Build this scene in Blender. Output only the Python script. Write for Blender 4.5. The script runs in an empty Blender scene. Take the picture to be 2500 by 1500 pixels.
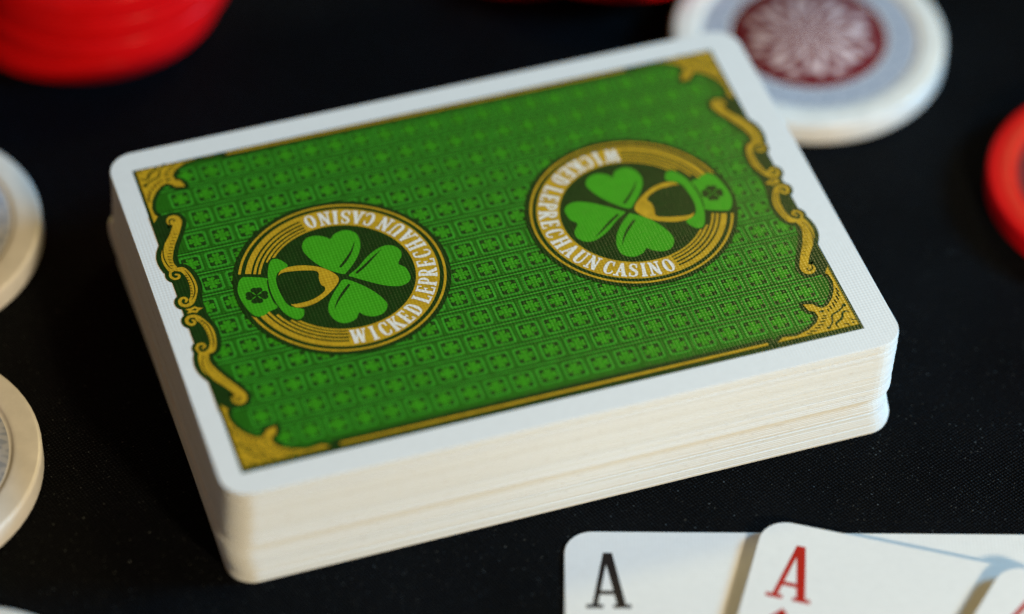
import bpy, math, random
from mathutils import Matrix, Vector

random.seed(7)
MM = 0.001
scene = bpy.context.scene
col = scene.collection

# ------------------------------------------------------------------ camera
CAM_LOC = (-99.7396, -304.8222, 329.8829)                      # millimetres, table top at z = 0
AX = ((0.94761495, -0.31889204, 0.01826974),                   # camera right
      (0.21472729, 0.67833759, 0.70267368),                    # camera up
      (-0.23647009, -0.66194107, 0.71127766))                  # camera back
cam_data = bpy.data.cameras.new('camera')
cam = bpy.data.objects.new('camera', cam_data)
col.objects.link(cam)
cam.matrix_world = Matrix(((AX[0][0], AX[1][0], AX[2][0], CAM_LOC[0] * MM),
                           (AX[0][1], AX[1][1], AX[2][1], CAM_LOC[1] * MM),
                           (AX[0][2], AX[1][2], AX[2][2], CAM_LOC[2] * MM),
                           (0, 0, 0, 1)))
cam_data.sensor_width = 36.0
cam_data.lens = 8437.6 * 36.0 / 2500.0
cam_data.shift_x = -120.8 / 2500.0
cam_data.shift_y = 3.06 / 2500.0
cam_data.clip_start = 0.01
cam_data.clip_end = 20.0
cam_data.dof.use_dof = True
cam_data.dof.focus_distance = 0.4435
cam_data.dof.aperture_fstop = 5.9
scene.camera = cam

# ------------------------------------------------------------------ world and lamps
world = bpy.data.worlds.new('World')
scene.world = world
world.use_nodes = True
bg = world.node_tree.nodes['Background']
bg.inputs['Color'].default_value = (1.0, 0.61, 0.34, 1)
bg.inputs['Strength'].default_value = 0.108


def area_lamp(name, az, el, dist, size, watts, colour, target=(0, 0, 0.008)):
    """az measured from +x towards +y, seen from the deck."""
    ld = bpy.data.lights.new(name, 'AREA')
    ld.shape = 'RECTANGLE'
    ld.size, ld.size_y = size
    ld.energy = watts
    ld.color = colour
    o = bpy.data.objects.new(name, ld)
    d = Vector((math.cos(math.radians(az)) * math.cos(math.radians(el)),
                math.sin(math.radians(az)) * math.cos(math.radians(el)),
                math.sin(math.radians(el))))
    o.location = Vector(target) + d * dist
    o.rotation_euler = d.to_track_quat('Z', 'Y').to_euler()
    col.objects.link(o)
    return o


area_lamp('window_light', -14.0, 27.0, 0.9, (0.26, 0.16), 9.7, (0.18, 0.565, 0.95))
area_lamp('warm_lamp', -76.0, 25.0, 0.47, (0.04, 0.035), 1.84, (1.0, 0.80, 0.52))
area_lamp('room_lamp', 45.0, 42.0, 1.3, (0.20, 0.18), 3.7, (1.0, 0.82, 0.34))

vs = scene.view_settings
vs.view_transform = 'Standard'
vs.look = 'None'
vs.exposure = 0.07
vs.gamma = 1.0
vs.use_curve_mapping = False
scene.cycles.use_denoising = True
scene.cycles.denoising_prefilter = 'NONE'
scene.cycles.use_adaptive_sampling = False
scene.cycles.use_light_tree = False
scene.cycles.max_bounces = 4
scene.cycles.sample_clamp_indirect = 2.0
scene.cycles.caustics_reflective = False
scene.cycles.caustics_refractive = False


# ------------------------------------------------------------------ material helpers
class NT:
    def __init__(self, name):
        self.m = bpy.data.materials.new(name)
        self.m.use_nodes = True
        self.t = self.m.node_tree
        self.bsdf = self.t.nodes['Principled BSDF']

    def n(self, kind, **kw):
        nd = self.t.nodes.new(kind)
        for k, v in kw.items():
            setattr(nd, k, v)
        return nd

    def link(self, a, b):
        self.t.links.new(a, b)

    def math(self, op, a, b=None, clamp=False):
        nd = self.n('ShaderNodeMath', operation=op, use_clamp=clamp)
        for i, v in enumerate((a, b)):
            if v is None:
                continue
            if isinstance(v, (int, float)):
                nd.inputs[i].default_value = v
            else:
                self.link(v, nd.inputs[i])
        return nd.outputs[0]

    def coords(self, scale=(1, 1, 1)):
        tc = self.n('ShaderNodeTexCoord')
        mp = self.n('ShaderNodeMapping')
        mp.inputs['Scale'].default_value = scale
        self.link(tc.outputs['Object'], mp.inputs['Vector'])
        return mp.outputs[0]

    def noise(self, vec, scale, detail=2.0, rough=0.5):
        nd = self.n('ShaderNodeTexNoise')
        self.link(vec, nd.inputs['Vector'])
        nd.inputs['Scale'].default_value = scale
        nd.inputs['Detail'].default_value = detail
        nd.inputs['Roughness'].default_value = rough
        return nd.outputs['Fac']

    def ramp(self, fac, stops):
        nd = self.n('ShaderNodeValToRGB')
        e = nd.color_ramp.elements
        while len(e) < len(stops):
            e.new(0.5)
        for el, (p, c) in zip(e, stops):
            el.position = p
            el.color = (*c, 1)
        self.link(fac, nd.inputs[0])
        return nd.outputs[0]

    def bump(self, height, strength, dist):
        nd = self.n('ShaderNodeBump')
        nd.inputs['Strength'].default_value = strength
        nd.inputs['Distance'].default_value = dist
        self.link(height, nd.inputs['Height'])
        self.link(nd.outputs[0], self.bsdf.inputs['Normal'])


def linen_height(N):
    """embossed linen finish: dimples 0.45 mm apart in both directions"""
    v = N.coords((1000, 1000, 1000))
    sp = N.n('ShaderNodeSeparateXYZ')
    N.link(v, sp.inputs[0])
    k = 2 * math.pi / 0.45
    sx = N.math('SINE', N.math('MULTIPLY', sp.outputs[0], k))
    sy = N.math('SINE', N.math('MULTIPLY', sp.outputs[1], k))
    h = N.math('MULTIPLY', N.math('ADD', sx, sy), 0.6)
    nz = N.noise(v, 1.8, 2.0)
    return N.math('ADD', N.math('MULTIPLY', h, 0.5), N.math('MULTIPLY', nz, 0.9)), v


def card_print(name, colour, rough=0.36, var=0.12, bump=0.9, spec=0.38):
    N = NT(name)
    h, v = linen_height(N)
    nz = N.noise(v, 0.9, 4.0, 0.65)
    lo = tuple(c * (1 - var) for c in colour)
    hi = tuple(min(1, c * (1 + var)) for c in colour)
    c = N.ramp(nz, [(0.3, lo), (0.7, hi)])
    N.link(c, N.bsdf.inputs['Base Color'])
    N.bsdf.inputs['Roughness'].default_value = rough
    N.bsdf.inputs['Specular IOR Level'].default_value = spec
    N.bump(h, bump, 0.000024)
    return N.m


def card_edge(name):
    """cut paper edge: cream core with faint fibres and darker dashes along both rims"""
    N = NT(name)
    v = N.coords((1000, 1000, 1000))
    oi = N.n('ShaderNodeObjectInfo')
    st = N.n('ShaderNodeMapping')
    st.inputs['Scale'].default_value = (0.5, 0.5, 0.0)
    N.link(v, st.inputs['Vector'])
    ad = N.n('ShaderNodeVectorMath', operation='ADD')
    N.link(st.outputs[0], ad.inputs[0])
    cb = N.n('ShaderNodeCombineXYZ')
    N.link(N.math('MULTIPLY', oi.outputs['Random'], 91.0), cb.inputs[2])
    N.link(cb.outputs[0], ad.inputs[1])
    marks = N.noise(ad.outputs[0], 1.5, 3.0, 0.6)
    mk = N.ramp(marks, [(0.60, (0, 0, 0)), (0.72, (1, 1, 1))])
    sz = N.n('ShaderNodeSeparateXYZ')
    N.link(v, sz.inputs[0])
    rim = N.math('GREATER_THAN', N.math('ABSOLUTE', N.math('SUBTRACT', sz.outputs[2], CT / 2)), CT * 0.27)
    mask = N.math('MULTIPLY', mk, rim)
    tone = N.ramp(oi.outputs['Random'], [(0.0, (0.62, 0.645, 0.635)), (0.5, (0.655, 0.69, 0.69)), (1.0, (0.68, 0.715, 0.725))])
    mix = N.n('ShaderNodeMix', data_type='RGBA')
    N.link(N.math('MULTIPLY', mask, 0.40), mix.inputs['Factor'])
    N.link(tone, mix.inputs[6])
    mix.inputs[7].default_value = (0.34, 0.29, 0.22, 1)
    N.link(mix.outputs[2], N.bsdf.inputs['Base Color'])
    N.bsdf.inputs['Roughness'].default_value = 0.7
    N.bsdf.inputs['Specular IOR Level'].default_value = 0.2
    return N.m


def chip_plastic(name, colour, rough=0.3, spec=0.5):
    N = NT(name)
    v = N.coords((1000, 1000, 1000))
    nz = N.noise(v, 0.35, 4.0, 0.6)
    c = N.ramp(nz, [(0.25, tuple(x * 0.9 for x in colour)), (0.75, tuple(min(1, x * 1.06) for x in colour))])
    N.link(c, N.bsdf.inputs['Base Color'])
    N.bsdf.inputs['Roughness'].default_value = rough
    N.bsdf.inputs['Specular IOR Level'].default_value = spec
    return N.m


def chip_print(name, base, ink, petals, density, rmax=99.0):
    """engraved rosette print of a chip, in polar coordinates about the chip's axis"""
    N = NT(name)
    v = N.coords((1000, 1000, 1000))
    sp = N.n('ShaderNodeSeparateXYZ')
    N.link(v, sp.inputs[0])
    r = N.math('SQRT', N.math('ADD', N.math('POWER', sp.outputs[0], 2.0), N.math('POWER', sp.outputs[1], 2.0)))
    a = N.math('ARCTAN2', sp.outputs[1], sp.outputs[0])
    w1 = N.math('COSINE', N.math('MULTIPLY', a, float(petals)))
    w2 = N.math('COSINE', N.math('ADD', N.math('MULTIPLY', r, density), N.math('MULTIPLY', w1, 2.2)))
    w3 = N.math('COSINE', N.math('ADD', N.math('MULTIPLY', a, float(petals * 3)), N.math('MULTIPLY', r, density * 0.8)))
    s = N.math('ADD', N.math('ADD', N.math('MULTIPLY', w2, 0.30), N.math('MULTIPLY', w3, 0.22)), N.math('MULTIPLY', N.noise(v, 0.55, 3.0), 0.85))
    inside = N.math('MULTIPLY', N.math('SUBTRACT', rmax, r), 0.8, clamp=True)
    fac = N.math('MULTIPLY', N.math('SUBTRACT', s, 0.02, clamp=True), inside)
    c = N.ramp(fac, [(0.30, base), (0.66, ink)])
    N.link(c, N.bsdf.inputs['Base Color'])
    N.bsdf.inputs['Roughness'].default_value = 0.5
    N.bsdf.inputs['Specular IOR Level'].default_value = 0.15
    return N.m


def cloth_material():
    N = NT('black_woven_fabric')
    v = N.coords((1000, 1000, 1000))
    sp = N.n('ShaderNodeSeparateXYZ')
    wob = N.noise(v, 0.25, 2.0)
    rot = N.n('ShaderNodeMapping')
    rot.inputs['Rotation'].default_value = (0, 0, math.radians(27))
    N.link(v, rot.inputs['Vector'])
    N.link(rot.outputs[0], sp.inputs[0])
    k = 2 * math.pi / 0.62
    x = N.math('ADD', N.math('MULTIPLY', sp.outputs[0], k), N.math('MULTIPLY', wob, 3.0))
    y = N.math('ADD', N.math('MULTIPLY', sp.outputs[1], k), N.math('MULTIPLY', wob, 2.0))
    h = N.math('MULTIPLY', N.math('SINE', x), N.math('SINE', y))
    fz = N.noise(v, 3.0, 3.0, 0.7)
    hh = N.math('ADD', N.math('MULTIPLY', h, 0.55), N.math('MULTIPLY', fz, 1.3))
    big = N.noise(v, 0.05, 3.0)
    tone = N.math('ADD', N.math('MULTIPLY', h, 0.30), N.math('ADD', N.math('MULTIPLY', fz, 0.70), N.math('MULTIPLY', big, 0.25)))
    c = N.ramp(tone, [(0.38, (0.0002, 0.00025, 0.0003)), (0.55, (0.0016, 0.0019, 0.0024)), (0.74, (0.014, 0.0165, 0.020))])  # shine on the weave's beads and shade between threads painted into the colour
    painted_sparkle = N.ramp(N.noise(v, 2.6, 1.0), [(0.69, (0, 0, 0)), (0.78, (0.09, 0.10, 0.10))])  # thread sparkle put into the base colour as pale flecks
    addc = N.n('ShaderNodeMix', data_type='RGBA', blend_type='ADD')
    addc.inputs['Factor'].default_value = 1.0
    N.link(c, addc.inputs[6])
    N.link(painted_sparkle, addc.inputs[7])
    c = addc.outputs[2]
    N.link(c, N.bsdf.inputs['Base Color'])
    N.bsdf.inputs['Roughness'].default_value = 0.5
    N.bsdf.inputs['Specular IOR Level'].default_value = 0.035
    N.bump(hh, 1.0, 0.0003)
    return N.m


CT = 16.4257 / 53                    # thickness of one card, mm
# linear base colours
M = {}
M['stock'] = card_print('white_card_stock', (0.80, 0.82, 0.83), 0.42, 0.02, 0.55)
M['face'] = card_print('white_card_face', (0.72, 0.725, 0.72), 0.45, 0.02, 0.5)
M['edge'] = card_edge('cut_paper_edge')
M['dark'] = card_print('print_dark_green', (0.004, 0.034, 0.003), 0.28, 0.2)
M['shade'] = card_print('print_shade_green', (0.005, 0.046, 0.003), 0.28, 0.2)
M['field'] = card_print('print_field_green', (0.011, 0.125, 0.004), 0.28, 0.15)
M['line'] = card_print('print_line_green', (0.030, 0.275, 0.014), 0.28, 0.2)
M['clover'] = card_print('print_clover_green', (0.030, 0.262, 0.006), 0.28, 0.2)
M['leaf'] = card_print('print_leaf_green', (0.044, 0.335, 0.008), 0.28, 0.06)
M['gold'] = card_print('print_gold', (0.53, 0.318, 0.014), 0.26, 0.16)
M['white'] = card_print('print_white', (0.80, 0.78, 0.72), 0.38, 0.03)
M['ink'] = card_print('print_black_ink', (0.014, 0.010, 0.009), 0.45, 0.1, 0.4, 0.15)
M['red_ink'] = card_print('print_red_ink', (0.40, 0.008, 0.005), 0.45, 0.06, 0.4, 0.15)
M['cloth'] = cloth_material()
M['chip_white'] = chip_plastic('white_chip_plastic', (0.78, 0.77, 0.74), 0.32)
M['chip_red'] = chip_plastic('red_chip_plastic', (0.68, 0.005, 0.007), 0.26, 0.09)
M['chip_band'] = chip_print('pale_blue_chip_print', (0.44, 0.47, 0.54), (0.30, 0.34, 0.43), 24, 2.3)
M['chip_band_red'] = chip_print('dark_red_chip_print', (0.16, 0.012, 0.020), (0.24, 0.02, 0.03), 24, 2.3)
M['chip_label'] = chip_print('maroon_rosette_print', (0.14, 0.006, 0.012), (0.72, 0.56, 0.56), 8, 1.15, 9.9)


# ------------------------------------------------------------------ object helpers
def tag(o, label=None, cat=None, group=None, kind=None):
    if label:
        o['label'] = label
    if cat:
        o['category'] = cat
    if group:
        o['group'] = group
    if kind:
        o['kind'] = kind
    return o


def mesh_obj(name, data, parent=None, loc=(0, 0, 0), rot=(0, 0, 0)):
    o = bpy.data.objects.new(name, data)
    o.location = [c * MM for c in loc]
    o.rotation_euler = rot
    col.objects.link(o)
    if parent:
        o.parent = parent
    return o


def make_mesh(name, verts, faces, mats, fmat=None, smooth=False):
    me = bpy.data.meshes.new(name)
    me.from_pydata([(x * MM, y * MM, z * MM) for x, y, z in verts], [], faces)
    for m in mats:
        me.materials.append(m)
    if fmat:
        me.polygons.foreach_set('material_index', fmat)
    if smooth:
        me.polygons.foreach_set('use_smooth', [True] * len(me.polygons))
    me.update()
    return me


# ------------------------------------------------------------------ flat print builder
EPS = 0.0008                                       # each overlapping piece of ink lies 0.8 micron higher


def catmull(P, n=6, closed=False):
    out = []
    L = len(P)
    rng = range(L) if closed else range(L - 1)
    for i in rng:
        if closed:
            p0, p1, p2, p3 = P[(i - 1) % L], P[i], P[(i + 1) % L], P[(i + 2) % L]
        else:
            p0, p1, p2, p3 = P[max(i - 1, 0)], P[i], P[i + 1], P[min(i + 2, L - 1)]
        for k in range(n):
            t = k / n
            out.append(tuple(0.5 * ((2 * b) + (-a + c) * t + (2 * a - 5 * b + 4 * c - d) * t * t + (-a + 3 * b - 3 * c + d) * t ** 3)
                             for a, b, c, d in zip(p0, p1, p2, p3)))
    if not closed:
        out.append(tuple(P[-1]))
    return out


class Ink:
    """collects flat printed shapes (millimetres in the print's own plane) for ONE mesh"""

    def __init__(self, z=0.0):
        self.v, self.f, self.z, self.k = [], [], z, 0

    def lift(self):
        self.k += 1
        return self.z + (self.k % 40) * EPS

    def poly(self, P, lift=True):
        z = self.lift() if lift else self.z
        ar = sum(P[i][0] * P[(i + 1) % len(P)][1] - P[(i + 1) % len(P)][0] * P[i][1] for i in range(len(P)))
        if ar < 0:
            P = list(reversed(P))
        b = len(self.v)
        self.v += [(x, y, z) for x, y in P]
        self.f.append(list(range(b, b + len(P))))

    def strip(self, A, B, closed=False, lift=True):
        z = self.lift() if lift else self.z
        b = len(self.v)
        n = len(A)
        for p, q in zip(A, B):
            self.v += [(p[0], p[1], z), (q[0], q[1], z)]
        for i in range(n if closed else n - 1):
            j = (i + 1) % n
            self.f.append([b + 2 * i, b + 2 * j, b + 2 * j + 1, b + 2 * i + 1])

    def stroke(self, P, W, closed=False, n=6, caps=True, smooth=True):
        if isinstance(W, (int, float)):
            W = [W] * len(P)
        Q = [(p[0], p[1], w) for p, w in zip(P, W)]
        Q = catmull(Q, n, closed) if smooth else Q
        A, B = [], []
        L = len(Q)
        for i, (x, y, w) in enumerate(Q):
            a = Q[(i - 1) % L] if (closed or i > 0) else Q[i]
            b = Q[(i + 1) % L] if (closed or i < L - 1) else Q[i]
            dx, dy = b[0] - a[0], b[1] - a[1]
            d = math.hypot(dx, dy) or 1
            nx, ny = -dy / d * w / 2, dx / d * w / 2
            A.append((x - nx, y - ny))
            B.append((x + nx, y + ny))
        self.strip(A, B, closed)
        if caps and not closed:
            for x, y, w in (Q[0], Q[-1]):
                self.disc(x, y, w / 2, 12)

    def disc(self, x, y, r, n=20, ry=None, rot=0):
        ry = ry or r
        c, s = math.cos(rot), math.sin(rot)
        self.poly([(x + c * r * math.cos(2 * math.pi * i / n) - s * ry * math.sin(2 * math.pi * i / n),
                    y + s * r * math.cos(2 * math.pi * i / n) + c * ry * math.sin(2 * math.pi * i / n)) for i in range(n)])

    def arc(self, cx, cy, r0, r1, a0, a1, n=64, lift=True):
        A = [(cx + r0 * math.cos(math.radians(a0 + (a1 - a0) * i / n)), cy + r0 * math.sin(math.radians(a0 + (a1 - a0) * i / n))) for i in range(n + 1)]
        B = [(cx + r1 * math.cos(math.radians(a0 + (a1 - a0) * i / n)), cy + r1 * math.sin(math.radians(a0 + (a1 - a0) * i / n))) for i in range(n + 1)]
        self.strip(B, A, lift=lift)

    def map(self, fn):
        self.v = [(*fn(x, y), z) for x, y, z in self.v]

    def build(self, name, m, parent):
        me = make_mesh(name, self.v, self.f, [m])
        return mesh_obj(name, me, parent)


# slab-serif capitals as strokes in a box 0.62 wide, 1 high: (points, widths)
T, S_, HL = 0.19, 0.10, 0.10      # thick stem, thin stroke, serif thickness


def seg(a, b, w):
    return ([a, b], w, False)


def serif(x, y, half=0.14):
    return ([(x - half, y), (x + half, y)], HL, False)


W_ = 0.60
LET = {
    'I': (0.30, [seg((.15, 0), (.15, 1), T), serif(.15, .04), serif(.15, .96)]),
    'L': (0.54, [seg((.14, 0), (.14, 1), T), serif(.14, .96), seg((.02, .045), (.50, .045), .09), seg((.48, .0), (.48, .26), .08)]),
    'E': (0.56, [seg((.14, 0), (.14, 1), T), seg((.02, .045), (.52, .045), .09), seg((.02, .955), (.50, .955), .09),
                 seg((.14, .51), (.38, .51), .09), seg((.49, 0), (.49, .25), .08), seg((.47, .76), (.47, 1), .08), seg((.37, .40), (.37, .62), .07)]),
    'H': (0.66, [seg((.15, 0), (.15, 1), T), seg((.51, 0), (.51, 1), T), serif(.15, .04), serif(.15, .96), serif(.51, .04), serif(.51, .96), seg((.15, .5), (.51, .5), .09)]),
    'N': (0.68, [seg((.14, 0), (.14, 1), .10), seg((.54, 0), (.54, 1), .10), seg((.14, .97), (.54, .03), T), serif(.14, .04), serif(.12, .96, .10), serif(.54, .96)]),
    'K': (0.66, [seg((.15, 0), (.15, 1), T), serif(.15, .04), serif(.15, .96), seg((.20, .42), (.50, .95), .10), seg((.30, .58), (.54, .05), T), serif(.54, .04), serif(.50, .96, .12)]),
    'A': (0.68, [seg((.14, .02), (.33, .98), .10), seg((.33, .98), (.53, .02), T), seg((.20, .33), (.46, .33), .08), serif(.13, .04), serif(.54, .04)]),
    'W': (0.92, [seg((.13, .97), (.28, .03), T), seg((.28, .03), (.46, .95), .09), seg((.46, .97), (.61, .03), T), seg((.61, .03), (.79, .97), .09),
                 serif(.13, .96), serif(.46, .96, .11), serif(.79, .96, .12)]),
    'U': (0.66, [([(.15, .98), (.15, .35), (.20, .10), (.33, .04), (.47, .10), (.52, .35), (.52, .98)], [T, T, .15, .11, .10, .10, .10], True), serif(.15, .96), serif(.52, .96)]),
    'D': (0.62, [seg((.15, 0), (.15, 1), T), ([(.03, .955), (.28, .95), (.44, .84), (.50, .5), (.44, .16), (.28, .05), (.03, .045)], [.09, .09, .13, T, .13, .09, .09], True)]),
    'P': (0.58, [seg((.15, 0), (.15, 1), T), serif(.15, .04), ([(.03, .955), (.28, .95), (.42, .88), (.46, .71), (.41, .53), (.28, .46), (.15, .46)], [.09, .09, .13, T, .13, .09, .08], True)]),
    'R': (0.66, [seg((.15, 0), (.15, 1), T), serif(.15, .04), ([(.03, .955), (.28, .95), (.42, .88), (.46, .73), (.41, .57), (.28, .50), (.15, .50)], [.09, .09, .13, T, .13, .09, .08], True),
                 seg((.30, .48), (.52, .03), T), serif(.54, .04, .10)]),
    'C': (0.60, [([(.52, .70), (.48, .88), (.34, .955), (.19, .86), (.13, .5), (.19, .14), (.34, .045), (.48, .12), (.53, .30)], [.09, .09, .09, .14, T, .14, .09, .09, .08], True), seg((.52, .66), (.52, .98), .07)]),
    'O': (0.64, [([(.32, .955), (.17, .83), (.12, .5), (.17, .17), (.32, .045), (.47, .17), (.52, .5), (.47, .83), (.32, .955)], [.09, .13, T, .13, .09, .13, T, .13, .09], True)]),
    'S': (0.54, [([(.46, .74), (.42, .90), (.27, .955), (.13, .88), (.12, .70), (.26, .54), (.42, .40), (.43, .18), (.28, .045), (.13, .09), (.08, .28)],
                  [.08, .08, .09, .13, .15, T, .15, .13, .09, .08, .08], True), seg((.46, .68), (.46, .97), .07), seg((.08, .03), (.08, .32), .07)]),
}


def letter(ink, ch, fn):
    w, strokes = LET[ch]
    for P, Wd, sm in strokes:
        t = Ink()
        if sm:
            t.stroke(P, Wd, n=4, caps=False)
        else:
            n = 5
            a, b = P
            Q = [(a[0] + (b[0] - a[0]) * i / n, a[1] + (b[1] - a[1]) * i / n) for i in range(n + 1)]
            t.stroke(Q, Wd, caps=False, smooth=False)
        z = ink.lift()
        base = len(ink.v)
        ink.v += [(*fn(x - w / 2, y), z) for x, y, _ in t.v]
        ink.f += [[base + i for i in f] for f in t.f]


# ------------------------------------------------------------------ table
S = 2600.0
N_ = 60
table_me = make_mesh('tablecloth', [(-S / 2, -S / 2, 0), (S / 2, -S / 2, 0), (S / 2, S / 2, 0), (-S / 2, S / 2, 0)], [[0, 1, 2, 3]], [M['cloth']])
tag(mesh_obj('tablecloth', table_me), kind='structure')

# ------------------------------------------------------------------ playing card stock
CW, CH, CR = 88.9, 63.5, 3.6          # long side along x in the deck
DECK_H = 16.4257
N_CARDS = 53
CT = DECK_H / N_CARDS


def rounded_rect(w, h, r, seg_n=9):
    P = []
    for cx, cy, a0 in ((w / 2 - r, h / 2 - r, 0), (-w / 2 + r, h / 2 - r, 90), (-w / 2 + r, -h / 2 + r, 180), (w / 2 - r, -h / 2 + r, 270)):
        for i in range(seg_n + 1):
            a = math.radians(a0 + 90 * i / seg_n)
            P.append((cx + r * math.cos(a), cy + r * math.sin(a)))
    return P


def card_mesh(name, w, h, t, ch, face='stock'):
    """a cut card: flat faces, softened cut edge; base at z = 0"""
    rings = [(ch * 1.3, 0.0), (0.0, ch), (-0.015, t * 0.5), (0.0, t - ch), (ch * 1.3, t)]
    verts, faces, fm = [], [], []
    n = None
    for inset, z in rings:
        P = rounded_rect(w - 2 * inset, h - 2 * inset, CR - inset)
        n = len(P)
        verts += [(x, y, z) for x, y in P]
    for k in range(len(rings) - 1):
        for i in range(n):
            j = (i + 1) % n
            faces.append([k * n + i, k * n + j, (k + 1) * n + j, (k + 1) * n + i])
            fm.append(1)
    faces.append(list(reversed(range(n))))
    fm.append(0)
    faces.append([(len(rings) - 1) * n + i for i in range(n)])
    fm.append(0)
    return make_mesh(name, verts, faces, [M[face], M['edge']], fm)


deck_variants = [card_mesh('deck_card_stock', CW + d, CH + e, CT - 0.016, c)
                 for d, e, c in ((0, 0, 0.045), (0.02, -0.015, 0.06), (-0.02, 0.015, 0.05))]


def interp(t, table):
    for (a, b), (c, d) in zip(table, table[1:]):
        if t <= c:
            return b + (d - b) * (t - a) / (c - a)
    return table[-1][1]


# how the deck has been squared by hand: a shallow lean and one clear step about two fifths up
DX = [(0, -0.12), (0.9, 0.05), (2.4, -0.30), (4.7, -0.68), (6.55, -0.86), (6.75, -0.34), (8.5, -0.28), (12.5, -0.05), (16.5, 0.05)]
DY = [(0, -0.12), (1.2, 0.0), (4.0, 0.16), (6.55, 0.32), (6.75, -0.20), (9.0, -0.03), (16.5, 0.0)]
DR = [(0, 0.10), (3.0, 0.22), (6.55, 0.26), (6.75, 0.0), (16.5, 0.0)]
DECK_GROUP = 'cards stacked in the deck'
top_card = None
for i in range(N_CARDS):
    z = i * CT
    top = i == N_CARDS - 1
    j = 0.0 if top else 1.0
    o = mesh_obj('playing_card', deck_variants[0 if top else random.randrange(3)],
                 loc=(interp(z, DX) * (0 if top else 1) + j * random.uniform(-0.03, 0.03),
                      interp(z, DY) * (0 if top else 1) + j * (random.uniform(-0.03, 0.03) + (0.10 if random.random() < 0.13 else 0.0)), z),
                 rot=(0, 0, math.radians((0 if top else interp(z, DR)) + j * random.uniform(-0.03, 0.03))))
    if top:
        top_card = o
        tag(o, 'green and gold backed playing card lying on top of the thick deck', 'playing card', DECK_GROUP)
    else:
        tag(o, 'bottom card of the deck, resting on the black cloth, only its cream edge showing' if i == 0 else
            ('cream edged card in the upper part of the deck, above the step in its side' if z > 6.6 else
             'cream edged card in the lower part of the deck, below the step in its side'), 'playing card', DECK_GROUP)

# ------------------------------------------------------------------ print on the top card's back
OX, OY = -0.757, 0.051                 # the panel is printed slightly off centre
A, B = 81.63 / 2, 56.35 / 2
CY = 0.60                              # the artwork sits 0.6 mm above the panel's centre line
Z0 = CT - 0.016 + 0.002


def place(ink, name, m, parent):
    ink.map(lambda x, y: (x + OX, y + OY))
    return ink.build(name, m, parent)


SCROLL_S = [(38.24, 15.92), (38.4, 15.45), (39.12, 14.13), (40.21, 12.54), (40.88, 11.22), (41.13, 10.03), (41.06, 8.74), (40.74, 7.63), (40.35, 7.45),
            (39.61, 8.04), (39.8, 8.98), (39.66, 10.08), (38.98, 11.91), (38.16, 13.45), (37.48, 14.78), (36.92, 16.16), (37.07, 17.12), (37.64, 17.62),
            (38.37, 17.52), (38.83, 16.88), (38.75, 16.15)]
SCROLL_C = [(39.61, 8.04), (38.79, 7.85), (38.32, 7.0), (38.03, 5.78), (37.93, 4.49), (38.07, 3.41), (38.48, 2.3), (38.96, 1.46), (39.45, 1.15),
            (39.64, 1.79), (39.24, 2.54), (38.95, 3.82), (38.87, 5.16), (39.0, 6.34), (39.38, 7.21), (40.06, 7.61)]
CURL = ([(40.62, 7.5), (40.78, 6.75), (40.42, 6.15), (39.85, 6.2), (39.72, 6.68), (40.08, 6.88)], [0.3, 0.36, 0.38, 0.36, 0.32, 0.3])
VOLUTE = ([(39.2, 1.55), (39.65, 1.12), (40.25, 1.02), (40.75, 1.45), (40.72, 2.15), (40.22, 2.5), (39.82, 2.1), (40.05, 1.72)], [0.6, 0.56, 0.5, 0.46, 0.42, 0.4, 0.36, 0.3])
CROWNLET = [(40.45, 0.42), (39.7, 0.40), (39.2, 0.62), (38.85, 0.25), (38.25, 0.0), (38.85, -0.25), (39.2, -0.62), (39.7, -0.40), (40.45, -0.42), (40.1, 0.0)]
CORNER = [(40.42, -17.0), (39.68, -18.03), (39.98, -18.44), (40.07, -19.75), (39.63, -21.21), (38.85, -22.55), (37.8, -23.6), (36.94, -23.85), (36.36, -23.35),
          (36.1, -22.85), (34.85, -22.51), (35.18, -23.82), (35.82, -24.12), (35.96, -25.11), (35.35, -26.06), (33.84, -27.0), (32.0, -27.5), (30.3, -27.22),
          (29.3, -27.85), (40.38, -27.95)]
INNER_EDGE = [(40.82, 18.3), (38.4, 18.1), (37.2, 17.9), (36.5, 16.2), (37.2, 14.5), (38.2, 12.6), (39.0, 10.5), (39.1, 8.6), (38.3, 8.1), (37.6, 6.6), (37.4, 4.5), (37.7, 2.6), (38.0, 0.9), (37.9, 0.0)]
YLO, YHI = -B + 0.25, B - 0.25         # ink limits of the gold inside the panel


def quads():
    for sx in (1, -1):
        for sy in (1, -1):
            yield (lambda x, y, sx=sx, sy=sy: (x * sx, min(max(y * sy + CY, YLO), YHI)))


def rect(x0, y0, x1, y1):
    return [(x0, y0), (x1, y0), (x1, y1), (x0, y1)]


# panel: dark green ground, bulging where the scrolls push into the white border
panel = Ink(Z0)
panel.poly(rect(-A, -B, A, B))
for q in quads():
    for P in (SCROLL_S, SCROLL_C):
        panel.stroke([q(*p) for p in P], 0.95, closed=True, n=4)
    for P, W in (CURL, VOLUTE):
        panel.stroke([q(*p) for p in P], [w + 0.95 for w in W], n=4)
printed_panel = place(panel, 'printed_panel', M['dark'], top_card)

# the tiled field: green ground, line work, small clovers
ground = Ink(Z0 + 0.036)
ground.poly(rect(-A + 0.5, -B + 1.1 - 0.25, A - 0.5, B - 0.45))
place(ground, 'pattern_ground', M['field'], printed_panel)

PX, PY = 3.43, 4.07
lines = Ink(Z0 + 0.042)
clov = Ink(Z0 + 0.042)
gaps = Ink(Z0 + 0.039)


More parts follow.
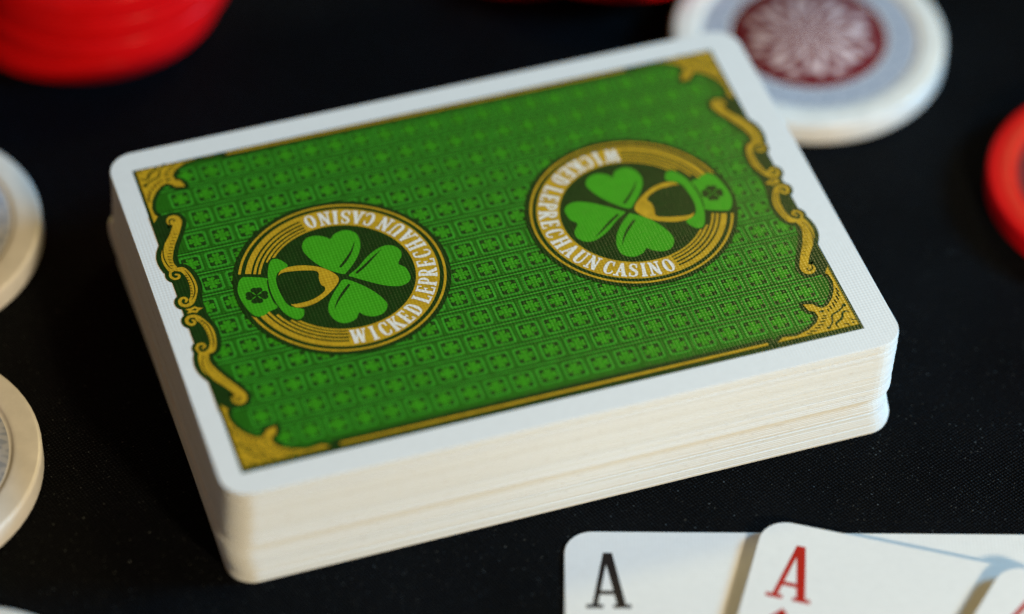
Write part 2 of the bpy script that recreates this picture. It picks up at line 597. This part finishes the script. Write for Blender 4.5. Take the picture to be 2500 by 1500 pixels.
def clover_shape(cx, cy, r, rot=0.0):
    P = []
    for k in range(48):
        a = 2 * math.pi * k / 48
        c = abs(math.cos(2 * a))
        rr = r * (0.26 + 0.74 * c ** 0.42) * (1.0 - 0.26 * max(0.0, c - 0.88) / 0.12)
        P.append((cx + rr * math.cos(a + rot), cy + rr * math.sin(a + rot)))
    return P


for k in range(-6, 7):
    y = CY + PY * k
    for n in range(-13, 14):
        x = PX * (n + (0.5 if k % 2 else 0.0))
        if abs(x) > 38.4:
            continue
        P1 = [(x + a, y + b) for a, b in rounded_rect(2.92, 3.02, 0.42, 3)]
        P0 = [(x + a, y + b) for a, b in rounded_rect(2.26, 2.36, 0.26, 3)]
        lines.strip(P1, P0, closed=True, lift=False)
        gaps.poly(P0, lift=False)
        clov.poly(clover_shape(x, y, 1.2, 0.0), lift=False)
for k in range(-6, 6):
    y = CY + PY * (k + 0.5)
    lines.poly(rect(-A + 0.5, y - 0.13, A - 0.5, y + 0.13), lift=False)
    gaps.poly(rect(-A + 0.5, y + 0.15, A - 0.5, y + 0.30), lift=False)
    gaps.poly(rect(-A + 0.5, y - 0.30, A - 0.5, y - 0.15), lift=False)
place(gaps, 'tile_shade', M['shade'], printed_panel)
place(lines, 'tile_line_work', M['line'], printed_panel)
place(clov, 'clover_pattern', M['clover'], printed_panel)

# dark outlines round scrolls, corners and emblems
dark = Ink(Z0 + 0.046)
for q in quads():
    dark.poly([q(*p) for p in INNER_EDGE + [(40.82, 0.0)]])
    for P in (SCROLL_S, SCROLL_C):
        dark.stroke([q(*p) for p in P], 1.25, closed=True, n=4)
    dark.stroke([q(*p) for p in CORNER[:-1]], 1.15, n=4)
    for P, W in (CURL, VOLUTE):
        dark.stroke([q(*p) for p in P], [w + 0.9 for w in W], n=4)
for s in (1, -1):
    dark.poly(rect(-29.0, CY + s * 27.4 - 0.62, 29.0, CY + s * 27.4 + 0.62) if s < 0 else rect(-29.0, 26.85, 29.0, B - 0.02))
dark.map(lambda x, y: (max(-A, min(A, x)) if abs(y - CY) > 16.6 else x, max(-B + 0.02, min(B - 0.02, y))))
place(dark, 'ornament_outline', M['dark'], printed_panel)

for q in quads():
    g = Ink(Z0 + 0.088)
    g.poly(catmull([q(*p) for p in SCROLL_S], 5, True))
    g.poly(catmull([q(*p) for p in SCROLL_C], 5, True))
    for P, W in (CURL, VOLUTE):
        g.stroke([q(*p) for p in P], W, n=5)
    sc = place(g, 'gold_scroll', M['gold'], printed_panel)
    g = Ink(Z0 + 0.088)
    g.poly([q(*p) for p in CORNER])
    place(g, 'gold_corner', M['gold'], printed_panel)
    # engraving on the gold
    d = Ink(Z0 + 0.100)
    d.stroke([q(*p) for p in [(38.5, 15.9), (38.75, 15.3), (39.35, 14.1), (40.15, 12.75), (40.62, 11.4), (40.78, 10.1), (40.65, 8.9), (40.3, 8.0)]], [.08, .14, .15, .15, .15, .15, .14, .06])
    d.stroke([q(*p) for p in [(38.55, 16.0), (38.45, 16.75), (37.95, 17.0), (37.75, 16.6), (38.0, 16.45)]], [.1, .2, .2, .16, .1])
    d.stroke([q(*p) for p in [(38.75, 7.3), (38.45, 6.1), (38.3, 4.6), (38.45, 3.3), (38.8, 2.4), (39.2, 1.85)]], [.06, .13, .14, .14, .13, .06])
    for t in range(9):
        y = 6.4 - 0.5 * t
        xi = interp(-y, [(-6.4, 38.98), (-5.16, 38.86), (-3.82, 38.93), (-2.4, 39.2)])
        d.stroke([q(xi - 0.02, y), q(xi - 0.26, y - 0.08)], 0.11, caps=False, smooth=False)
    for t in range(11):
        y = 14.0 - 0.55 * t
        xi = interp(-y, [(-14.8, 37.5), (-13.4, 38.2), (-11.9, 39.0), (-10.1, 39.68), (-8.5, 39.78)])
        d.stroke([q(xi + 0.15, y), q(xi + 0.62, y + 0.2)], 0.07, caps=False, smooth=False)
    place(d, 'scroll_engraving', M['dark'], printed_panel)
    d = Ink(Z0 + 0.100)
    d.stroke([q(*p) for p in [(39.9, -24.15), (38.91, -24.89), (37.7, -25.45), (37.3, -26.57), (36.4, -27.55)]], [.2, .26, .26, .22, .2])
    d.disc(*q(39.83, -24.2), 0.30, 12)
    d.disc(*q(36.48, -27.4), 0.26, 12)
    d.stroke([q(*p) for p in [(40.02, -25.55), (39.6, -25.26), (39.13, -25.48), (38.72, -26.29), (37.8, -26.84), (37.6, -27.2), (37.74, -27.7)]], [.14, .26, .3, .34, .3, .24, .16])
    d.stroke([q(*p) for p in [(39.64, -26.69), (39.99, -26.95), (40.3, -27.04)]], .17)
    d.stroke([q(*p) for p in [(38.71, -27.3), (39.08, -27.5), (39.2, -27.8)]], .2)
    d.disc(*q(39.81, -27.45), 0.16, 10)
    d.disc(*q(36.71, -24.4), 0.36, 14, 0.2, 0.0)
    DASH = [(37.54, -24.25), (37.6, -24.68), (38.04, -23.78), (38.09, -24.42), (38.61, -23.32), (38.59, -24.16), (39.01, -22.92), (39.13, -23.59), (39.48, -22.33),
            (39.56, -23.1), (39.82, -21.7), (39.86, -22.56), (40.0, -21.0), (40.1, -21.8), (36.55, -25.19), (37.02, -25.34), (36.22, -25.61), (36.87, -25.71),
            (35.8, -26.1), (36.55, -26.13), (35.3, -26.56), (36.09, -26.71), (34.76, -26.9), (35.52, -27.1), (33.99, -27.25), (34.82, -27.45), (33.4, -27.5), (34.1, -27.75)]
    for a, b in zip(DASH[::2], DASH[1::2]):
        d.stroke([q(*a), q(*b)], 0.19, caps=False, smooth=False)
    place(d, 'corner_engraving', M['dark'], printed_panel)

for s in (1, -1):
    g = Ink(Z0 + 0.088)
    g.poly([(x * s, CY + y) for x, y in CROWNLET])
    place(g, 'gold_crownlet', M['gold'], printed_panel)
    g = Ink(Z0 + 0.100)
    g.poly([(x * s, CY + y) for x, y in [(39.75, 0.0), (39.25, 0.22), (39.0, 0.0), (39.25, -0.22)]])
    place(g, 'crownlet_engraving', M['dark'], printed_panel)
    g = Ink(Z0 + 0.088)
    y = CY - 27.75 if s < 0 else B - 0.5
    g.poly(rect(-28.1, y - 0.20, 28.1, y + 0.20))
    place(g, 'gold_rule', M['gold'], printed_panel)

# emblems (hat end towards -x in the emblem's own frame; the second one is turned half round)
LEAVES = [
    ([(0.12, 0.42), (-1.86, 2.2), (-3.24, 4.73), (-3.5, 6.69), (-2.63, 8.07), (-1.28, 8.24), (-0.15, 7.65), (0.43, 7.11), (1.2, 7.82), (2.58, 8.11), (3.8, 7.25), (3.96, 5.54), (3.31, 3.62), (2.08, 1.9), (0.73, 0.57)],
     [(0.27, 1.76), (1.3, 2.75), (2.4, 4.1), (3.25, 5.64)], [.34, .38, .26, .05]),
    ([(0.87, -0.05), (2.28, 0.9), (4.24, 2.63), (6.17, 3.67), (7.61, 3.57), (8.43, 2.49), (8.33, 1.35), (7.54, 0.07), (8.2, -0.95), (8.34, -2.63), (7.73, -3.59), (6.5, -3.9), (4.76, -3.24), (2.77, -1.8), (1.22, -0.51)],
     [(1.95, 0.07), (3.3, 1.0), (4.8, 2.2), (6.12, 3.21)], [.34, .38, .26, .05]),
    ([(0.07, -0.61), (1.62, -1.9), (3.01, -3.72), (3.9, -5.61), (4.03, -6.79), (3.21, -7.9), (1.86, -8.15), (0.76, -7.58), (0.22, -6.95), (-0.44, -7.87), (-1.82, -8.23), (-2.89, -7.55), (-3.41, -6.04), (-3.14, -4.53), (-2.22, -3.0), (-1.0, -1.54)],
     [(0.38, -1.75), (-0.6, -2.75), (-1.7, -4.0), (-2.59, -5.39)], [.34, .38, .26, .05])]
BRIM = [(-8.58, 4.53), (-9.12, 2.85), (-9.46, 0.42), (-9.37, -1.89), (-8.96, -3.83), (-8.23, -5.19), (-7.45, -5.78), (-6.72, -5.44), (-6.32, -4.44), (-6.64, -4.0), (-7.95, -3.02),
        (-8.36, -1.07), (-8.42, 1.02), (-8.09, 2.53), (-7.49, 3.26), (-6.2, 3.9), (-6.67, 5.1), (-7.32, 5.65), (-7.99, 5.51)]
CROWN = [(-12.53, 3.46), (-11.86, 3.59), (-9.42, 2.6), (-9.5, 1.9), (-9.72, 0.05), (-9.66, -1.79), (-9.41, -2.9), (-10.56, -3.33), (-11.48, -3.83), (-12.37, -3.66), (-13.02, -2.55), (-13.44, -0.6), (-13.51, 1.24), (-13.07, 2.71)]
BEARD = [(-7.75, 2.7), (-6.93, 3.55), (-5.46, 3.67), (-3.95, 3.32), (-2.27, 2.44), (-1.04, 1.13), (-0.54, -0.19), (-1.3, -1.45), (-3.16, -2.93), (-4.97, -3.73), (-6.58, -3.79), (-7.5, -3.2), (-8.1, -1.0), (-8.15, 1.0)]
SHADE = [(-7.87, 2.46), (-7.11, 2.91), (-5.4, 2.73), (-3.32, 2.14), (-2.77, 1.55), (-2.99, 0.47), (-3.0, -0.68), (-2.68, -1.25), (-3.07, -2.04), (-4.74, -2.89), (-6.37, -3.06), (-7.6, -2.9), (-8.1, -2.0), (-8.25, -0.01), (-8.2, 1.4)]
TEXT = list(zip('WICKEDLEPRECHAUNCASINO',
                (-95.0, -85.0, -77.0, -68.0, -59.0, -50.2, -38.5, -30.4, -22.2, -13.6, -4.6, 4.4, 14.4, 24.4, 34.0, 43.8, 55.2, 63.6, 71.8, 78.8, 86.4, 96.2)))
EZ = Z0 + 0.104
for ex, ey, turn in ((-19.80, 0.72, False), (19.66, 0.92, True)):
    sg = -1 if turn else 1
    tf = lambda x, y, ex=ex, ey=ey, sg=sg: (ex + sg * x + OX, ey + sg * y + OY)

    def put(ink, name, m, parent):
        ink.map(tf)
        return ink.build(name, m, parent)

    g = Ink(EZ)
    g.disc(0, 0, 14.0, 96)
    g.stroke(CROWN, 0.9, closed=True, n=4)
    emblem = put(g, 'clover_emblem', M['dark'], top_card)
    # gold: thin outer ring, lettered band, five stripes on the hat side
    g = Ink(EZ + 0.006)
    g.arc(0, 0, 13.05, 13.38, -166, 161, 110)
    put(g, 'thin_gold_ring', M['gold'], emblem)
    g = Ink(EZ + 0.006)
    g.arc(0, 0, 9.45, 12.5, -101.5, 102.6, 90)
    put(g, 'gold_band', M['gold'], emblem)
    st = Ink(EZ + 0.006)
    for r0, r1 in ((9.45, 9.74), (9.94, 10.24), (10.50, 10.82), (11.10, 11.44), (11.72, 12.5)):
        lim0 = 160.5 if r0 > 10 else 148
        lim1 = -163 if r0 > 10.6 else (-157 if r0 > 10 else -146)
        st.arc(0, 0, r0, r1, 102.6, lim0, 40)
        st.arc(0, 0, r0, r1, lim1, -101.5, 40)
    put(st, 'gold_stripes', M['gold'], emblem)
    tx = Ink(EZ + 0.010)
    for ch, ang in TEXT:
        HGT, WID = 2.40, 2.42
        letter(tx, ch, lambda x, y, a=math.radians(ang): ((12.18 - y * HGT) * math.cos(a + x * WID / 11.0), (12.18 - y * HGT) * math.sin(a + x * WID / 11.0)))
    put(tx, 'lettering', M['white'], emblem)
    for P, V, W in LEAVES:
        g = Ink(EZ + 0.006)
        g.poly(catmull(P, 6, True))
        lf = put(g, 'leaf', M['leaf'], emblem)
        g = Ink(EZ + 0.010)
        g.stroke(V, W, n=6)
        put(g, 'leaf_vein', M['dark'], emblem)
    g = Ink(EZ + 0.009)
    g.stroke(BRIM, 0.55, closed=True, n=4)
    g.stroke(CROWN, 0.55, closed=True, n=4)
    put(g, 'hat_outline', M['dark'], emblem)
    g = Ink(EZ + 0.014)
    g.poly(catmull(BEARD, 6, True))
    put(g, 'gold_beard_shape', M['gold'], emblem)
    g = Ink(EZ + 0.018)
    g.poly(catmull(SHADE, 6, True))
    put(g, 'dark_centre', M['dark'], emblem)
    g = Ink(EZ + 0.021)
    g.poly(catmull(BRIM, 6, True))
    put(g, 'hat_brim', M['leaf'], emblem)
    g = Ink(EZ + 0.021)
    g.poly(catmull(CROWN, 6, True))
    put(g, 'hat_crown', M['leaf'], emblem)
    g = Ink(EZ + 0.026)
    for k in range(4):
        a = math.radians(-12 + 90 * k)
        cx, cy = -11.35 + 0.98 * math.cos(a), -0.08 + 0.98 * math.sin(a)
        for s in (-1, 1):
            g.disc(cx - s * 0.30 * math.sin(a), cy + s * 0.30 * math.cos(a), 0.46, 14)
        g.poly([(-11.35, -0.08), (cx - 0.7 * math.sin(a), cy + 0.7 * math.cos(a)), (cx + 0.7 * math.sin(a), cy - 0.7 * math.cos(a))])
    put(g, 'hat_clover', M['dark'], emblem)

# ------------------------------------------------------------------ the three fanned cards
face_me = card_mesh('ace_card_stock', 63.5, 88.9, 0.31, 0.03, 'face')


def big_a(ink, u, v, hgt, wid):
    """index letter in card-face millimetres from the card's top left corner"""
    fn = lambda x, y: (-63.5 / 2 + u + x * wid, 88.9 / 2 - v - hgt + y * hgt)
    parts = [([(0.18, 0.0), (0.45, 1.0)], .125), ([(0.49, 1.0), (0.80, 0.0)], .205), ([(0.26, 0.28), (0.74, 0.28)], .075),
             ([(0.0, 0.035), (0.38, 0.035)], .07), ([(0.60, 0.035), (1.0, 0.035)], .07)]
    for (a, b), w in parts:
        dx, dy = b[0] - a[0], b[1] - a[1]
        if abs(dy) < 0.01:
            ink.poly([fn(a[0], a[1] - w / 2), fn(b[0], b[1] - w / 2), fn(b[0], b[1] + w / 2), fn(a[0], a[1] + w / 2)])
        else:
            ink.poly([fn(a[0] - w / 2, a[1]), fn(a[0] + w / 2, a[1]), fn(b[0] + w / 2, b[1]), fn(b[0] - w / 2, b[1])])


def fan_card(corner, deg, zl, zr, label, ink_mat, diamond):
    """corner: top left corner on the table; left edge at height zl, right edge at zr"""
    th = math.radians(deg)
    u = Vector((math.cos(th), math.sin(th), 0))
    v = Vector((math.sin(th), -math.cos(th), 0))
    c = Vector((corner[0], corner[1], 0)) + u * 63.5 / 2 + v * 88.9 / 2
    o = mesh_obj('playing_card', face_me, loc=(c.x, c.y, (zl + zr) / 2))
    o.rotation_euler = (Matrix.Rotation(th, 4, 'Z') @ Matrix.Rotation(math.asin((zl - zr) / 63.5), 4, 'Y')).to_euler()
    tag(o, label, 'playing card', 'cards fanned out at the front')
    ink = Ink(0.31 + 0.003)
    big_a(ink, 2.65, 3.5, 9.0, 5.6)
    ink.build('index_letter', ink_mat, o)
    if diamond:
        ink = Ink(0.31 + 0.003)
        x, y = -63.5 / 2 + 5.2, 88.9 / 2 - 16.9
        ink.poly([(x, y + 3.0), (x - 2.3, y), (x, y - 3.0), (x + 2.3, y)])
        ink.build('suit_mark', ink_mat, o)
    return o


fan_card((-2.47, -35.70), -18.2, 0.03, 0.03, 'ace with a black letter A lying flat under the red ace at the front', M['ink'], False)
fan_card((22.0, -42.35), -32.9, 1.45, 1.25, 'ace with a red letter A overlapping the black ace in the front fan', M['red_ink'], True)
fan_card((47.7, -59.3), -47.6, 3.0, 2.6, 'rightmost card of the front fan, only its corner in the picture', M['red_ink'], False)

# ------------------------------------------------------------------ poker chips
R_CHIP, H_CHIP = 19.7, 3.7


def lathe(name, prof, mats, fm=None, n=72):
    verts, faces, idx = [], [], []
    m = len(prof)
    for i in range(n):
        a = 2 * math.pi * i / n
        for r, z in prof:
            verts.append((r * math.cos(a), r * math.sin(a), z))
    for i in range(n):
        j = (i + 1) % n
        for k in range(m - 1):
            faces.append([i * m + k, j * m + k, j * m + k + 1, i * m + k + 1])
    return make_mesh(name, verts, faces, mats, smooth=True)


def fillet(cx, cz, r, a0, a1, n=6):
    return [(cx + r * math.cos(math.radians(a0 + (a1 - a0) * i / n)), cz + r * math.sin(math.radians(a0 + (a1 - a0) * i / n))) for i in range(n + 1)]


f = 0.55
PROF = [(0.01, 0.3), (15.8, 0.3), (16.0, 0.05), (16.3, 0.0)] + fillet(R_CHIP - f, f, f, -90, 0) + fillet(R_CHIP - f, H_CHIP - f, f, 0, 90) + \
       [(16.6, H_CHIP), (16.25, H_CHIP - 0.03), (16.05, H_CHIP - 0.12), (15.9, H_CHIP - 0.28), (15.6, H_CHIP - 0.3), (0.01, H_CHIP - 0.3)]
chip_meshes = {
    'white': (lathe('white_chip_body', PROF, [M['chip_white']]), 'chip_band', 'chip_label'),
    'red': (lathe('red_chip_body', PROF, [M['chip_red']]), 'chip_band_red', 'chip_band_red'),
}
ring_me = {}
for kind, (_, b, l) in chip_meshes.items():
    rg = Ink(H_CHIP - 0.3 + 0.02)
    rg.arc(0, 0, 11.6, 15.5, 0, 360, 72, lift=False)
    bm = make_mesh('printed_band', rg.v, rg.f, [M[b]])
    dc = lathe('centre_label', [(11.35, H_CHIP - 0.29), (11.3, H_CHIP - 0.24), (0.01, H_CHIP - 0.23)], [M[l]])
    ring_me[kind] = (bm, dc)


def chip(kind, x, y, z, label, group, turn=0.0):
    body, _, _ = chip_meshes[kind]
    o = mesh_obj('poker_chip', body, loc=(x, y, z), rot=(0, 0, math.radians(turn)))
    tag(o, label, 'poker chip', group)
    mesh_obj('printed_band', ring_me[kind][0], o)
    mesh_obj('centre_label', ring_me[kind][1], o)
    return o


WG, RG = 'white poker chips round the deck', 'red poker chips round the deck'
chip('white', 60.5, 40.7, 0.02, 'white poker chip with maroon centre behind the right corner of the deck', WG, 10)
chip('white', -72.3, 40.75, 0.02, 'white poker chip at the left edge, half lit bluish, beside the back of the deck', WG, 40)
chip('white', -81.4, -0.45, 0.02, 'tan looking white poker chip at the left edge, beside the middle of the deck', WG, 75)
chip('white', -82.0, -46.3, 0.02, 'white poker chip cut off by the bottom left corner', WG, 120)
chip('red', 91.8, -1.0, 0.02, 'single red poker chip at the right edge, to the right of the deck', RG, 15)
STACK = [(-36.0, 84.4, 'bottom'), (-34.2, 83.8, 'second'), (-33.4, 84.2, 'third'), (-34.4, 84.6, 'topmost')]
for i, (x, y, w) in enumerate(STACK):
    chip('red', x, y, 0.02 + i * (H_CHIP + 0.01),
         {'bottom': 'bottom red poker chip of the stack behind the deck at the left',
          'second': 'red poker chip second from the bottom of the stack behind the deck',
          'third': 'red poker chip second from the top of the stack behind the deck',
          'topmost': 'topmost red poker chip of the stack behind the deck at the left'}[w], RG, 30 * i)
chip('red', 31.0, 83.5, 0.02, 'lower of two dark red poker chips behind the deck at the top edge', RG, 60)
chip('red', 43.0, 74.3, 0.03 + H_CHIP, 'upper of two dark red poker chips, left of the white chip with maroon centre', RG, 20)
